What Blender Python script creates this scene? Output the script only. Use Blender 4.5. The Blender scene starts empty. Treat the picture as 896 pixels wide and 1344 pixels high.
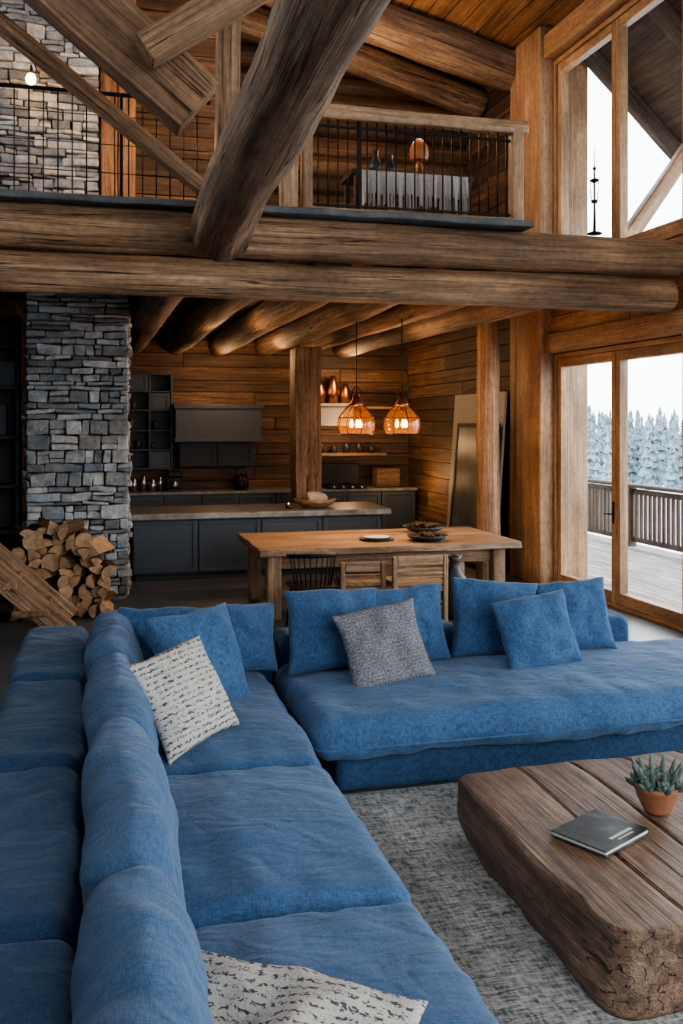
import bpy, bmesh, math, random
from mathutils import Vector, Matrix, noise
random.seed(7)
R=random.random
def U(a,b): return a+(b-a)*random.random()
def rad(a): return math.radians(a)

# ------------------------------------------------------------------ mesh builder
class MB:
    def __init__(s):
        s.v=[];s.f=[];s.r=[];s.g=[];s.m=[];s.s=[]
    def add(s,V,F,M=None,rnd=None,mat=0,smooth=True,grain='x',gc=None,off=None):
        if rnd is None: rnd=R()
        if off is None: off=Vector((U(0,20),U(0,20),U(0,20)))
        b=len(s.v)
        for i,p in enumerate(V):
            p=Vector(p)
            if gc is not None: g=Vector(gc[i])
            elif grain=='x': g=p
            elif grain=='y': g=Vector((p.y,p.x,p.z))
            else: g=Vector((p.z,p.x,p.y))
            s.g.append(g+off)
            s.v.append(M@p if M is not None else p)
            s.r.append(rnd)
        for k,f in enumerate(F):
            s.f.append([b+i for i in f])
            s.m.append(mat[k] if isinstance(mat,list) else mat)
            s.s.append(smooth[k] if isinstance(smooth,list) else smooth)
    def obj(s,name,mats):
        xs=[p.x for p in s.v];ys=[p.y for p in s.v];zs=[p.z for p in s.v]
        o=Vector(((min(xs)+max(xs))/2,(min(ys)+max(ys))/2,min(zs)))
        me=bpy.data.meshes.new(name)
        me.from_pydata([p-o for p in s.v],[],s.f)
        a=me.attributes.new('rnd','FLOAT','POINT'); a.data.foreach_set('value',s.r)
        a=me.attributes.new('gc','FLOAT_VECTOR','POINT')
        a.data.foreach_set('vector',[c for g in s.g for c in g])
        for m in mats: me.materials.append(m)
        me.polygons.foreach_set('material_index',s.m)
        me.polygons.foreach_set('use_smooth',s.s)
        bm=bmesh.new(); bm.from_mesh(me)
        bmesh.ops.recalc_face_normals(bm,faces=bm.faces)
        bm.to_mesh(me); bm.free(); me.update()
        ob=bpy.data.objects.new(name,me); ob.location=o
        bpy.context.scene.collection.objects.link(ob)
        return ob

def T(x,y,z,rx=0,ry=0,rz=0):
    return Matrix.Translation((x,y,z))@Matrix.Rotation(rad(rz),4,'Z')@Matrix.Rotation(rad(ry),4,'Y')@Matrix.Rotation(rad(rx),4,'X')

def lattice(xs,ys,zs):
    idx={};V=[];F=[]
    def vid(i,j,k):
        q=(i,j,k)
        if q not in idx:
            idx[q]=len(V);V.append(Vector((xs[i],ys[j],zs[k])))
        return idx[q]
    nx,ny,nz=len(xs)-1,len(ys)-1,len(zs)-1
    for i in range(nx):
        for j in range(ny):
            for k in (0,nz): F.append([vid(i,j,k),vid(i+1,j,k),vid(i+1,j+1,k),vid(i,j+1,k)])
    for i in range(nx):
        for k in range(nz):
            for j in (0,ny): F.append([vid(i,j,k),vid(i+1,j,k),vid(i+1,j,k+1),vid(i,j,k+1)])
    for j in range(ny):
        for k in range(nz):
            for i in (0,nx): F.append([vid(i,j,k),vid(i,j+1,k),vid(i,j+1,k+1),vid(i,j,k+1)])
    return V,F
def axc(s,r,seg,n):
    h=s/2;inn=h-r;L=[]
    for i in range(seg): L.append(-h+r*i/seg)
    for i in range(n+1): L.append(-inn+2*inn*i/n)
    for i in range(1,seg+1): L.append(inn+r*i/seg)
    return L
def rbox(sx,sy,sz,r=.01,seg=1,n=(1,1,1)):
    r=min(r,sx*.49,sy*.49,sz*.49)
    V,F=lattice(axc(sx,r,seg,n[0]),axc(sy,r,seg,n[1]),axc(sz,r,seg,n[2]))
    H=(sx/2-r,sy/2-r,sz/2-r)
    for p in V:
        c=Vector([max(-H[a],min(H[a],p[a])) for a in range(3)])
        d=p-c
        if d.length>1e-9: p[:]=c+d.normalized()*r
    return V,F
def box(mb,x0,x1,y0,y1,z0,z1,r=.008,mat=0,rnd=None,grain=None,smooth=False):
    sx,sy,sz=x1-x0,y1-y0,z1-z0
    V,F=rbox(sx,sy,sz,min(r,min(sx,sy,sz)*.3))
    if grain is None: grain='xyz'[[sx,sy,sz].index(max(sx,sy,sz))]
    mb.add(V,F,Matrix.Translation(((x0+x1)/2,(y0+y1)/2,(z0+z1)/2)),rnd=rnd,mat=mat,grain=grain,smooth=smooth)
def dirM(A,B,up='Z'):
    A=Vector(A);B=Vector(B);d=B-A
    q=d.to_track_quat('X',up)
    return Matrix.Translation(A)@q.to_matrix().to_4x4(),d.length
def beam(mb,A,B,w,h,mat=0,r=.02,wob=.008,rnd=None,n=14,roll=0):
    M,L=dirM(A,B)
    M=M@Matrix.Rotation(rad(roll),4,'X')@Matrix.Translation((L/2,0,0))
    V,F=rbox(L,w,h,r,2,(n,2,2))
    sd=U(0,50)
    for p in V:
        nz=noise.noise_vector(Vector((p.x*1.5+sd,p.y*4,p.z*4)))
        p+=Vector((nz.x*wob*.3,nz.y*wob,nz.z*wob))
    mb.add(V,F,M,mat=mat,rnd=rnd)
def log(mb,A,B,r0,r1=None,seg=22,n=30,wob=.05,mat=0,cap=None,rnd=None,bend=.02):
    if r1 is None:r1=r0
    if cap is None:cap=mat
    M,L=dirM(A,B); sd=U(0,90)
    xs=[0,.015]+[L*i/n for i in range(1,n)]+[L-.015,L]
    V=[];F=[];ms=[];sm=[];gc=[]
    for q,x in enumerate(xs):
        t=x/L; r=r0+(r1-r0)*t
        if q==0 or q==len(xs)-1: r*=.93
        by=noise.noise(Vector((x*.5+sd,0,0)))*bend; bz=noise.noise(Vector((x*.5+sd,9,0)))*bend
        for j in range(seg):
            a=2*math.pi*j/seg
            k=1+noise.noise(Vector((x*.7+sd,math.cos(a)*1.2,math.sin(a)*1.2)))*wob*2+noise.noise(Vector((x*3+sd,math.cos(a)*3,math.sin(a)*3)))*wob*.6
            k+=noise.noise(Vector((x*.25+sd,math.cos(a)*5,math.sin(a)*5)))*.035
            y=math.cos(a)*r*k+by;z=math.sin(a)*r*k+bz
            V.append((x,y,z)); gc.append((x,math.cos(a)*r*1.0,math.sin(a)*r*1.0))
    for q in range(len(xs)-1):
        for j in range(seg):
            a=q*seg+j;b=q*seg+(j+1)%seg
            F.append([a,b,b+seg,a+seg]);ms.append(mat);sm.append(True)
    for q in (0,len(xs)-1):
        c=len(V);V.append((xs[q],0,0));gc.append((xs[q],0,0))
        for j in range(seg):
            F.append([q*seg+j,q*seg+(j+1)%seg,c]);ms.append(cap);sm.append(False)
    mb.add(V,F,M,mat=ms,smooth=sm,rnd=rnd,gc=gc)
def lathe(mb,prof,x,y,z,seg=32,mat=0,rnd=.5,M=None,smooth=True):
    V=[];F=[]
    for (r,h) in prof:
        for j in range(seg):
            a=2*math.pi*j/seg;V.append((r*math.cos(a),r*math.sin(a),h))
    for i in range(len(prof)-1):
        for j in range(seg):
            F.append([i*seg+j,i*seg+(j+1)%seg,(i+1)*seg+(j+1)%seg,(i+1)*seg+j])
    MM=Matrix.Translation((x,y,z))
    if M is not None: MM=MM@M
    mb.add(V,F,MM,mat=mat,rnd=rnd,smooth=smooth)
def tube(mb,pts,r,seg=8,mat=0,rnd=.5,closed=False):
    pts=[Vector(p) for p in pts];V=[];F=[];n=len(pts);gc=[];L=0
    for i,p in enumerate(pts):
        if closed: d=pts[(i+1)%n]-pts[i-1]
        else: d=pts[min(i+1,n-1)]-pts[max(i-1,0)]
        q=d.normalized().to_track_quat('X','Z')
        if i: L+=(p-pts[i-1]).length
        rr=r[i] if isinstance(r,list) else r
        for j in range(seg):
            a=2*math.pi*j/seg;o=Vector((0,math.cos(a)*rr,math.sin(a)*rr))
            V.append(p+q@o);gc.append((L,o.y,o.z))
    for i in range(n if closed else n-1):
        for j in range(seg):
            a=i*seg+j;b=i*seg+(j+1)%seg;c=((i+1)%n)*seg
            F.append([a,b,c+(j+1)%seg,c+j])
    if not closed:
        F.append(list(range(seg)));F.append([(n-1)*seg+j for j in range(seg)])
    mb.add(V,F,mat=mat,rnd=rnd,gc=gc)

# ------------------------------------------------------------------ materials
def nm(name):
    m=bpy.data.materials.new(name);m.use_nodes=True
    nt=m.node_tree;return m,nt,nt.nodes['Principled BSDF']
def nd(nt,t,inp={},**kw):
    n=nt.nodes.new(t)
    for k,v in kw.items(): setattr(n,k,v)
    for k,v in inp.items():
        if isinstance(v,bpy.types.NodeSocket): nt.links.new(v,n.inputs[k])
        else: n.inputs[k].default_value=v
    return n
def ramp(nt,fac,st):
    n=nt.nodes.new('ShaderNodeValToRGB');nt.links.new(fac,n.inputs[0])
    e=n.color_ramp.elements
    while len(e)<len(st): e.new(.5)
    for i,(p,c) in enumerate(st):
        e[i].position=p
        if not isinstance(c,(tuple,list)): c=(c,c,c)
        e[i].color=(*c,1)
    return n.outputs[0]
def mul(nt,a,b,fac=1,mode='MULTIPLY'):
    n=nt.nodes.new('ShaderNodeMixRGB');n.blend_type=mode
    for k,v in (('Fac',fac),('Color1',a),('Color2',b)):
        if isinstance(v,bpy.types.NodeSocket): nt.links.new(v,n.inputs[k])
        else:
            n.inputs[k].default_value=v if k=='Fac' else (*v,1)
    return n.outputs[0]
def mth(nt,op,a,b=0.0,clamp=False):
    n=nt.nodes.new('ShaderNodeMath');n.operation=op;n.use_clamp=clamp
    for i,v in enumerate((a,b)):
        if isinstance(v,bpy.types.NodeSocket): nt.links.new(v,n.inputs[i])
        else:n.inputs[i].default_value=v
    return n.outputs[0]
def gcv(nt,sc=(1,1,1)):
    a=nd(nt,'ShaderNodeAttribute',attribute_name='gc')
    return nd(nt,'ShaderNodeMapping',{'Vector':a.outputs['Vector'],'Scale':sc}).outputs[0]
def rndv(nt): return nd(nt,'ShaderNodeAttribute',attribute_name='rnd').outputs['Fac']
def noi(nt,vec,scale=1,detail=4,rough=.55,dist=0):
    return nd(nt,'ShaderNodeTexNoise',{'Vector':vec,'Scale':scale,'Detail':detail,'Roughness':rough,'Distortion':dist}).outputs['Fac']
def bump(nt,b,h,strength=.3,dist=.01):
    n=nd(nt,'ShaderNodeBump',{'Strength':strength,'Distance':dist,'Height':h})
    nt.links.new(n.outputs[0],b.inputs['Normal'])
def wood(name,cols,rough=.6,gs=1.0,crack=.8,var=.4,bs=.5):
    m,nt,b=nm(name)
    n1=noi(nt,gcv(nt,(.4*gs,9*gs,9*gs)),1.3,7,.68,.6)
    n2=noi(nt,gcv(nt,(1.6*gs,95*gs,95*gs)),1,4,.62)
    n3=noi(nt,gcv(nt,(.16,8,8)),1.5,3,.5,.15)
    n4=noi(nt,gcv(nt,(1,1.4,1.4)),1.3,3,.5)
    n5=noi(nt,gcv(nt,(14,22,22)),1,3,.6)
    c=ramp(nt,n1,[(.3,cols[0]),(.5,cols[1]),(.7,cols[2])])
    c=mul(nt,c,ramp(nt,n2,[(.28,.38),(.5,.95),(.7,1.2)]))
    c=mul(nt,c,ramp(nt,n4,[(.3,.6),(.65,1.15)]))
    c=mul(nt,c,ramp(nt,n5,[(.3,.75),(.6,1.08)]))
    vo=nd(nt,'ShaderNodeTexVoronoi',{'Vector':gcv(nt,(1.0,2.6,2.6)),'Scale':1.0})
    c=mul(nt,c,ramp(nt,vo.outputs['Distance'],[(.04,.35),(.12,1.0)]),crack*.8)
    v=mth(nt,'ADD',mth(nt,'MULTIPLY',rndv(nt),var),1-var/2)
    hs=nd(nt,'ShaderNodeHueSaturation',{'Color':c,'Value':v})
    ck=ramp(nt,mth(nt,'ABSOLUTE',mth(nt,'SUBTRACT',n3,.5)),[(.002,1.0),(.009,0.0)])
    ckm=mth(nt,'MULTIPLY',mth(nt,'MULTIPLY',ck,ramp(nt,n4,[(.40,0.0),(.52,1.0)])),crack)
    c=mul(nt,hs.outputs[0],(.02,.013,.009),ckm,'MIX')
    nt.links.new(c,b.inputs['Base Color'])
    b.inputs['Roughness'].default_value=rough
    h=mth(nt,'SUBTRACT',mth(nt,'ADD',mth(nt,'MULTIPLY',n2,.6),mth(nt,'MULTIPLY',n1,.8)),mth(nt,'MULTIPLY',ckm,1.4))
    bump(nt,b,h,bs,.016)
    return m
def endgrain(name,c0,c1):
    m,nt,b=nm(name)
    a=nd(nt,'ShaderNodeTexNoise',{'Vector':gcv(nt),'Scale':14,'Detail':4}).outputs['Fac']
    c=ramp(nt,a,[(.3,c0),(.7,c1)])
    hs=nd(nt,'ShaderNodeHueSaturation',{'Color':c,'Value':mth(nt,'ADD',mth(nt,'MULTIPLY',rndv(nt),.5),.75)})
    nt.links.new(hs.outputs[0],b.inputs['Base Color']);b.inputs['Roughness'].default_value=.8
    bump(nt,b,a,.4,.01)
    return m
def plain(name,col,rough=.5,metal=0,ns=0,nscale=20,bs=.1):
    m,nt,b=nm(name)
    b.inputs['Base Color'].default_value=(*col,1);b.inputs['Roughness'].default_value=rough;b.inputs['Metallic'].default_value=metal
    n=noi(nt,gcv(nt),nscale,5)
    if ns:
        c=ramp(nt,n,[(.3,tuple(x*(1-ns) for x in col)),(.7,tuple(min(1,x*(1+ns)) for x in col))])
        hs=nd(nt,'ShaderNodeHueSaturation',{'Color':c,'Value':mth(nt,'ADD',mth(nt,'MULTIPLY',rndv(nt),.3),.85)})
        nt.links.new(hs.outputs[0],b.inputs['Base Color'])
    bump(nt,b,n,bs,.004)
    return m
def fabric(name,c0,c1,scale=1,bs=.42):
    m,nt,b=nm(name)
    f1=noi(nt,gcv(nt,(40,260,40)),1,3);f2=noi(nt,gcv(nt,(260,40,40)),1,3)
    big=noi(nt,gcv(nt),1.4,2,.5)
    w=mth(nt,'MULTIPLY',mth(nt,'ADD',f1,f2),.5)
    t=mth(nt,'ADD',mth(nt,'MULTIPLY',w,.82),mth(nt,'MULTIPLY',big,.18))
    c=ramp(nt,t,[(.38,c0),(.62,c1)])
    nt.links.new(c,b.inputs['Base Color'])
    b.inputs['Roughness'].default_value=.9
    b.inputs['Sheen Weight'].default_value=.22;b.inputs['Sheen Roughness'].default_value=.5
    b.inputs['Sheen Tint'].default_value=(.75,.85,1,1)
    b.inputs['Specular IOR Level'].default_value=.15
    wr=noi(nt,gcv(nt,(1,1,1)),4.5,1.5,.45,1.8)
    w2=noi(nt,gcv(nt,(3.0,7,5)),1,1.5,.45,2.0)
    h=mth(nt,'ADD',mth(nt,'MULTIPLY',w,.08),mth(nt,'ADD',mth(nt,'MULTIPLY',wr,.6),mth(nt,'MULTIPLY',w2,.5)))
    bump(nt,b,h,bs,.045)
    return m
def emis(name,col,s):
    m,nt,b=nm(name)
    b.inputs['Base Color'].default_value=(*col,1)
    b.inputs['Emission Color'].default_value=(*col,1);b.inputs['Emission Strength'].default_value=s
    return m
def glassm(name,tint=(1,1,1),gl=1.0,frost=None,ff=.1):
    m,nt,b=nm(name);out=nt.nodes['Material Output'];nt.nodes.remove(b)
    tr=nd(nt,'ShaderNodeBsdfTransparent',{'Color':(*tint,1)}).outputs[0]
    if frost:
        tl=nd(nt,'ShaderNodeBsdfTranslucent',{'Color':(*frost,1)})
        tr=nd(nt,'ShaderNodeMixShader',{0:ff,1:tr,2:tl.outputs[0]}).outputs[0]
    g=nd(nt,'ShaderNodeBsdfGlossy',{'Roughness':.03})
    fr=nd(nt,'ShaderNodeFresnel',{'IOR':1.4})
    geo=nd(nt,'ShaderNodeNewGeometry')
    front=mth(nt,'SUBTRACT',1.0,geo.outputs['Backfacing'])
    f=mth(nt,'MULTIPLY',mth(nt,'MULTIPLY',fr.outputs[0],gl),front,True)
    mx=nd(nt,'ShaderNodeMixShader',{0:f,1:tr,2:g.outputs[0]})
    nt.links.new(mx.outputs[0],out.inputs[0]);return m

W_beam=wood('wood_beam',[(.14,.075,.039),(.39,.228,.125),(.61,.40,.24)],.62,1,.95,.25,.9)
W_old=wood('wood_old_beam',[(.085,.053,.036),(.235,.152,.096),(.41,.285,.188)],.7,1,1,.3,1.0)
W_wall=wood('wood_wall_dark',[(.036,.020,.012),(.115,.062,.033),(.23,.13,.068)],.6,1.2,.6,.9)
W_warm=wood('wood_wall_warm',[(.12,.058,.026),(.27,.14,.065),(.40,.22,.105)],.6,1.2,.5,.5)
W_glu=wood('wood_window_frame',[(.31,.17,.086),(.46,.275,.152),(.57,.37,.215)],.5,1.3,.2,.25,.25)
W_table=wood('wood_dining_table',[(.19,.105,.052),(.40,.24,.135),(.56,.365,.215)],.5,1.4,.6,.3)
W_coffee=wood('wood_coffee_table',[(.09,.052,.034),(.25,.152,.098),(.42,.285,.195)],.5,1.5,.9,.4,.8)
W_gray=wood('wood_ceiling_gray',[(.10,.09,.08),(.19,.17,.15),(.27,.245,.21)],.8,1,.4,.5)
W_deck=wood('wood_deck',[(.20,.18,.17),(.36,.33,.31),(.48,.45,.42)],.8,1,.4,.4)
W_rail=wood('wood_deck_rail',[(.055,.037,.027),(.11,.078,.058),(.18,.13,.10)],.8,1,.4,.4)
W_bark=wood('firewood_bark',[(.05,.03,.02),(.13,.075,.04),(.22,.13,.075)],.9,2,.6,.6,.8)
E_log=endgrain('log_end_grain',(.12,.07,.04),(.30,.18,.10))
E_fire=endgrain('firewood_split_face',(.32,.18,.095),(.60,.38,.215))
M_slate=plain('slate_edge',(.12,.13,.135),.7,0,.35,9,.4)
M_cab=plain('cabinet_slate_paint',(.040,.055,.075),.5,0,.12,30,.05)
M_cabd=plain('cabinet_dark',(.022,.030,.040),.6,0,.1,30,.05)
M_hood=plain('range_hood_gray',(.038,.050,.068),.5,0,.12,20,.05)
M_top=plain('island_countertop_stone',(.20,.20,.19),.35,0,.45,7,.1)
M_black=plain('black_iron',(.012,.012,.013),.45,.6)
M_copper=plain('copper_metal',(.45,.22,.11),.35,1,.2,10)
M_steel=plain('brushed_steel',(.45,.46,.47),.3,1)
M_white=plain('white_ceramic',(.7,.69,.66),.4)
M_dark=plain('dark_ceramic',(.03,.032,.036),.35,0,.3,12)
M_terra=plain('terracotta',(.36,.15,.075),.8,0,.2,25,.2)
M_leaf=plain('succulent_leaf',(.12,.17,.15),.6,0,.35,15)
M_soil=plain('soil',(.04,.028,.02),.95,0,.3,60,.5)
M_bread=plain('linen_cloth',(.5,.44,.36),.9,0,.2,20)
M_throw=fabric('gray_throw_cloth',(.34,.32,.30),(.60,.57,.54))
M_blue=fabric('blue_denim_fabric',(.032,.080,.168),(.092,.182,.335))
M_blued=fabric('blue_denim_base',(.022,.055,.118),(.058,.122,.23))
M_snow=plain('snow',(.75,.8,.85),.8,0,.05,.3,.2)
M_mort=plain('mortar_dark',(.035,.037,.039),.95)
M_paper=plain('book_pages',(.7,.67,.6),.8)
M_glass=glassm('window_glass',(.97,.98,.98),.7)
M_amber=glassm('amber_pendant_glass',(.90,.68,.45),2.6,(1,.45,.14),.05)
M_bulb=emis('warm_bulb',(1,.48,.15),12)
M_bulb2=emis('amber_lamp_shade',(.30,.10,.03),.08)
M_white_frame=plain('pale_board',(.36,.345,.33),.6,0,.08,8)
M_mirror=plain('framed_print_gray',(.13,.14,.145),.3,0,.4,3)

# stone
M_stone,nt,b=nm('stacked_stone')
rv=rndv(nt)
c=ramp(nt,rv,[(0,(.17,.18,.19)),(.4,(.30,.32,.33)),(.7,(.42,.435,.44)),(1,(.58,.585,.57))])
n1=noi(nt,gcv(nt),9,8,.65,.4);n2=noi(nt,gcv(nt),2.5,3)
c=mul(nt,c,ramp(nt,n1,[(.3,.5),(.7,1.35)]))
c=mul(nt,c,ramp(nt,n2,[(.35,(.85,.95,1.05)),(.65,(1.08,1.0,.94))]))
nt.links.new(c,b.inputs['Base Color']);b.inputs['Roughness'].default_value=.85
bump(nt,b,n1,.8,.03)
# floor
M_floor,nt,b=nm('polished_concrete_floor')
n1=noi(nt,gcv(nt),.9,7,.6,.4);n2=noi(nt,gcv(nt),14,4)
c=mul(nt,ramp(nt,n1,[(.3,(.075,.087,.098)),(.7,(.15,.165,.18))]),ramp(nt,n2,[(.3,.85),(.7,1.1)]))
nt.links.new(c,b.inputs['Base Color'])
nt.links.new(mth(nt,'ADD',mth(nt,'MULTIPLY',n1,.25),.18),b.inputs['Roughness']);bump(nt,b,n2,.05,.003)
# rug
M_rug,nt,b=nm('woven_rug')
a1=noi(nt,gcv(nt,(14,75,1)),1,4,.7);a2=noi(nt,gcv(nt,(75,20,1)),1,3,.6);a3=noi(nt,gcv(nt),2.5,3)
t=mth(nt,'ADD',mth(nt,'MULTIPLY',a1,.6),mth(nt,'MULTIPLY',a2,.4))
c=mul(nt,ramp(nt,t,[(.38,(.10,.11,.115)),(.47,(.33,.34,.33)),(.58,(.60,.59,.56))]),ramp(nt,a3,[(.3,.85),(.7,1.1)]))
nt.links.new(c,b.inputs['Base Color']);b.inputs['Roughness'].default_value=.95
bump(nt,b,t,.9,.02)
# patterned pillow
def pattern(name,bg,ink,sx,sy,th,rowf,amp):
    m,nt,b=nm(name)
    g=gcv(nt)
    a=noi(nt,gcv(nt,(sx,1,sy)),1,2.5,.6,.8)
    sep=nd(nt,'ShaderNodeSeparateXYZ',{'Vector':g})
    row=mth(nt,'SINE',mth(nt,'MULTIPLY',sep.outputs[2],rowf))
    v=mth(nt,'ADD',a,mth(nt,'MULTIPLY',row,amp))
    c=ramp(nt,v,[(th,bg),(th+.05,ink)])
    w=noi(nt,gcv(nt,(150,150,150)),1,2)
    c=mul(nt,c,ramp(nt,w,[(.3,.8),(.7,1.1)]))
    nt.links.new(c,b.inputs['Base Color']);b.inputs['Roughness'].default_value=.95
    bump(nt,b,mth(nt,'ADD',w,noi(nt,gcv(nt),8,3)),.4,.008)
    return m
M_pat=pattern('printed_linen',(.60,.57,.52),(.09,.09,.095),60,110,.565,210,.085)
M_gry=pattern('gray_knit',(.13,.135,.15),(.34,.34,.355),130,130,.5,300,.02)
# book cover
M_book,nt,b=nm('book_cover')
n1=noi(nt,gcv(nt,(9,4,1)),1,6,.6,1)
c=ramp(nt,n1,[(.35,(.015,.018,.022)),(.55,(.05,.06,.065)),(.7,(.2,.22,.235))])
nt.links.new(c,b.inputs['Base Color']);b.inputs['Roughness'].default_value=.38
# trees
M_tree,nt,b=nm('frosted_pine')
tc=noi(nt,gcv(nt),3.5,4)
c=ramp(nt,tc,[(.35,(.045,.075,.085)),(.6,(.20,.25,.29))])
nt.links.new(c,b.inputs['Base Color']);b.inputs['Roughness'].default_value=.95

# ------------------------------------------------------------------ room shell
XR=5.66; XL=-4.6; YB=16.7; YF=-3.2
def flat(name,x0,x1,y0,y1,z0,z1,mat):
    mb=MB();V,F=rbox(x1-x0,y1-y0,z1-z0,.002)
    mb.add(V,F,Matrix.Translation(((x0+x1)/2,(y0+y1)/2,(z0+z1)/2)),smooth=False);return mb.obj(name,[mat])
flat('floor',XL,XR+.3,YF,YB+.3,-.2,0,M_floor)
def boards_y(mb,x0,x1,y0,y1,z0,z1,h,mat=0,vary=True):
    z=z0
    while z<z1-.02:
        hh=min(h*(U(.85,1.15) if vary else 1),z1-z)
        y=y0
        while y<y1-.01:
            L=min(U(2.2,4.5),y1-y)
            if y1-(y+L)<.6: L=y1-y
            box(mb,x0,x1+U(-.006,.006),y+.002,y+L-.002,z+.003,z+hh-.003,.012,mat)
            y+=L
        z+=hh
def boards_x(mb,y0,y1,x0,x1,z0,z1,h,mat=0):
    z=z0
    while z<z1-.02:
        hh=min(h*U(.85,1.15),z1-z);x=x0
        while x<x1-.01:
            L=min(U(2.2,4.5),x1-x)
            if x1-(x+L)<.6: L=x1-x
            box(mb,x+.002,x+L-.002,y0+U(-.008,.008),y1,z+.003,z+hh-.003,.012,mat);x+=L
        z+=hh
# right wall (solid end, band between doors and windows, head, posts)
mb=MB()
box(mb,XR+.05,XR+.3,11.0,YB,0,7.3,mat=0)
boards_y(mb,XR,XR+.06,11.75,YB,0,3.6,.24)
boards_y(mb,XR,XR+.06,11.75,YB,3.9,7.3,.24)
beam(mb,(XR+.03,11.35,0),(XR+.03,11.35,7.2),.72,.36,1,rnd=.6)
beam(mb,(XR+.02,11.85,0),(XR+.02,11.85,7.2),.2,.3,1,rnd=.1)
mb.obj('wall_right',[W_wall,W_glu])
mb=MB()
box(mb,XR+.04,XR+.3,YF,11.0,2.985,3.995,mat=0)
boards_y(mb,XR,XR+.05,YF,11.0,3.2,3.99,.27,1)
beam(mb,(XR+.0,YF,3.11),(XR+.0,10.98,3.11),.2,.24,1)
mb.obj('trim_2',[W_wall,W_glu])
mb=MB()
box(mb,XR+.04,XR+.3,YF,11.0,6.755,7.35,mat=0)
beam(mb,(XR+.03,YF,6.92),(XR+.03,10.98,6.92),.28,.3,1)
mb.obj('trim_3',[W_wall,W_glu])
for k,y in enumerate((7.92,4.98,2.04,-.9)):
    mb=MB();beam(mb,(XR+.08,y,0),(XR+.08,y,6.8),.33,.32,0);mb.obj('trim_%d'%(4+k),[W_glu])
mods=[(8.09,10.98),(5.15,7.75),(2.21,4.81),(-.73,1.87),(-3.15,-1.07)]
for k,(y0,y1) in enumerate(mods):
    for lv,(z0,z1) in enumerate(((.0,2.98),(4.0,6.75))):
        mb=MB();x0,x1=XR+.06,XR+.17;ym=(y0+y1)/2;w=.11
        box(mb,x0-.03,x1+.1,y0,y0+.06,z0,z1,mat=0);box(mb,x0-.03,x1+.1,y1-.06,y1,z0,z1,mat=0)
        box(mb,x0-.03,x1+.1,y0+.06,y1-.06,z1-.06,z1,mat=0);box(mb,x0-.03,x1+.1,y0+.06,y1-.06,z0,z0+.04,mat=0)
        for (a,bb) in ((y0+.06,ym),(ym,y1-.06)):
            box(mb,x0,x1,a+.002,a+w*.8,z0+.04,z1-.06,mat=0);box(mb,x0,x1,bb-w*.8,bb-.002,z0+.04,z1-.06,mat=0)
            box(mb,x0,x1,a+w*.8,bb-w*.8,z1-.06-w,z1-.06,mat=0);box(mb,x0,x1,a+w*.8,bb-w*.8,z0+.04,z0+.04+w*1.2,mat=0)
            box(mb,x0+.05,x0+.062,a+w*.8,bb-w*.8,z0+.17,z1-.17,.001,mat=1)
        if lv==0:
            box(mb,x0-.012,x0,ym+.02,ym+.05,.95,1.2,.004,mat=2)
            tube(mb,[(x0-.01,ym+.035,1.06),(x0-.06,ym+.035,1.06),(x0-.06,ym+.15,1.06)],.009,8,2)
        mb.obj('door_%d'%(k+1) if lv==0 else 'window_%d'%(k+1),[W_glu,M_glass,M_black])
# back wall (kitchen)
mb=MB();box(mb,XL,XR+.3,YB+.05,YB+.3,0,7.0)
boards_x(mb,YB,YB+.06,XL,XR,0,3.6,.22)
mb.obj('wall_back',[W_wall])
# left wall
mb=MB();box(mb,XL-.3,XL-.05,YF,YB+.3,0,6.0);boards_y(mb,XL-.06,XL,YF,YB,0,5.9,.28)
mb.obj('wall_left',[W_wall])
# front gable, unseen behind the camera: left half boarded to cut fill, right glazed
mb=MB()
for x in (-4.5,-2,.5,3,5.5): beam(mb,(x,YF,0),(x,YF,8.0 if abs(x-.5)<3 else 6.2),.3,.3)
for z in (.15,3.0,6.2): beam(mb,(XL,YF,z),(XR,YF,z),.25,.3)
box(mb,XL,XR,YF-.1,YF,0,1.0)
box(mb,XL,.4,YF-.14,YF-.06,0,8.4);boards_x(mb,YF-.06,YF-.02,XL,.4,1.0,8.2,.26,1)
box(mb,.4,XR,YF-.14,YF-.06,6.2,8.4)
mb.obj('wall_front',[W_glu,W_wall])
mb=MB()
for i in range(2,4):
    x=-4.35+2.5*i
    box(mb,x,x+2.2,YF-.02,YF,1.0,2.85,.001);box(mb,x,x+2.2,YF-.02,YF,3.15,6.05,.001)
mb.obj('window_6',[M_glass])
# loft floor / kitchen ceiling
mb=MB();box(mb,XL,XR,8.42,YB,3.7,3.93,mat=0)
x=XL
while x<XR-.02:
    w=min(.22,XR-x);box(mb,x+.003,x+w-.003,8.42,YB,3.66,3.70,.004,mat=0);x+=w
mb.obj('ceiling',[W_gray])
# roof ceiling boards
RX=.3; sl=.25
def rz(x): return 7.25+sl*(XR-x) if x>=RX else 7.25+sl*(XR-RX)-sl*(RX-x)
mb=MB()
x=XL
while x<XR+.3:
    w=.24; z0,z1=rz(x),rz(x+w);ang=math.degrees(math.atan2(z1-z0,w))
    V,F=rbox(w-.006,YB-YF,.05,.01)
    mb.add(V,F,T(x+w/2,(YB+YF)/2,(z0+z1)/2,ry=-ang),mat=0,grain='y',smooth=False)
    x+=w
for (a,bq) in ((XL-.3,RX),(RX,XR+.3)):  # solid slab over the boards, unseen, put in to block light
    z0,z1=rz(a),rz(bq);L=math.hypot(bq-a,z1-z0);ang=math.degrees(math.atan2(z1-z0,bq-a))
    V,F=rbox(L+.05,YB-YF+.6,.2,.01);mb.add(V,F,T((a+bq)/2,(YB+YF)/2,(z0+z1)/2+.16,ry=-ang),mat=0,grain='y',smooth=False)
mb.obj('roof_ceiling',[W_warm])
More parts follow.
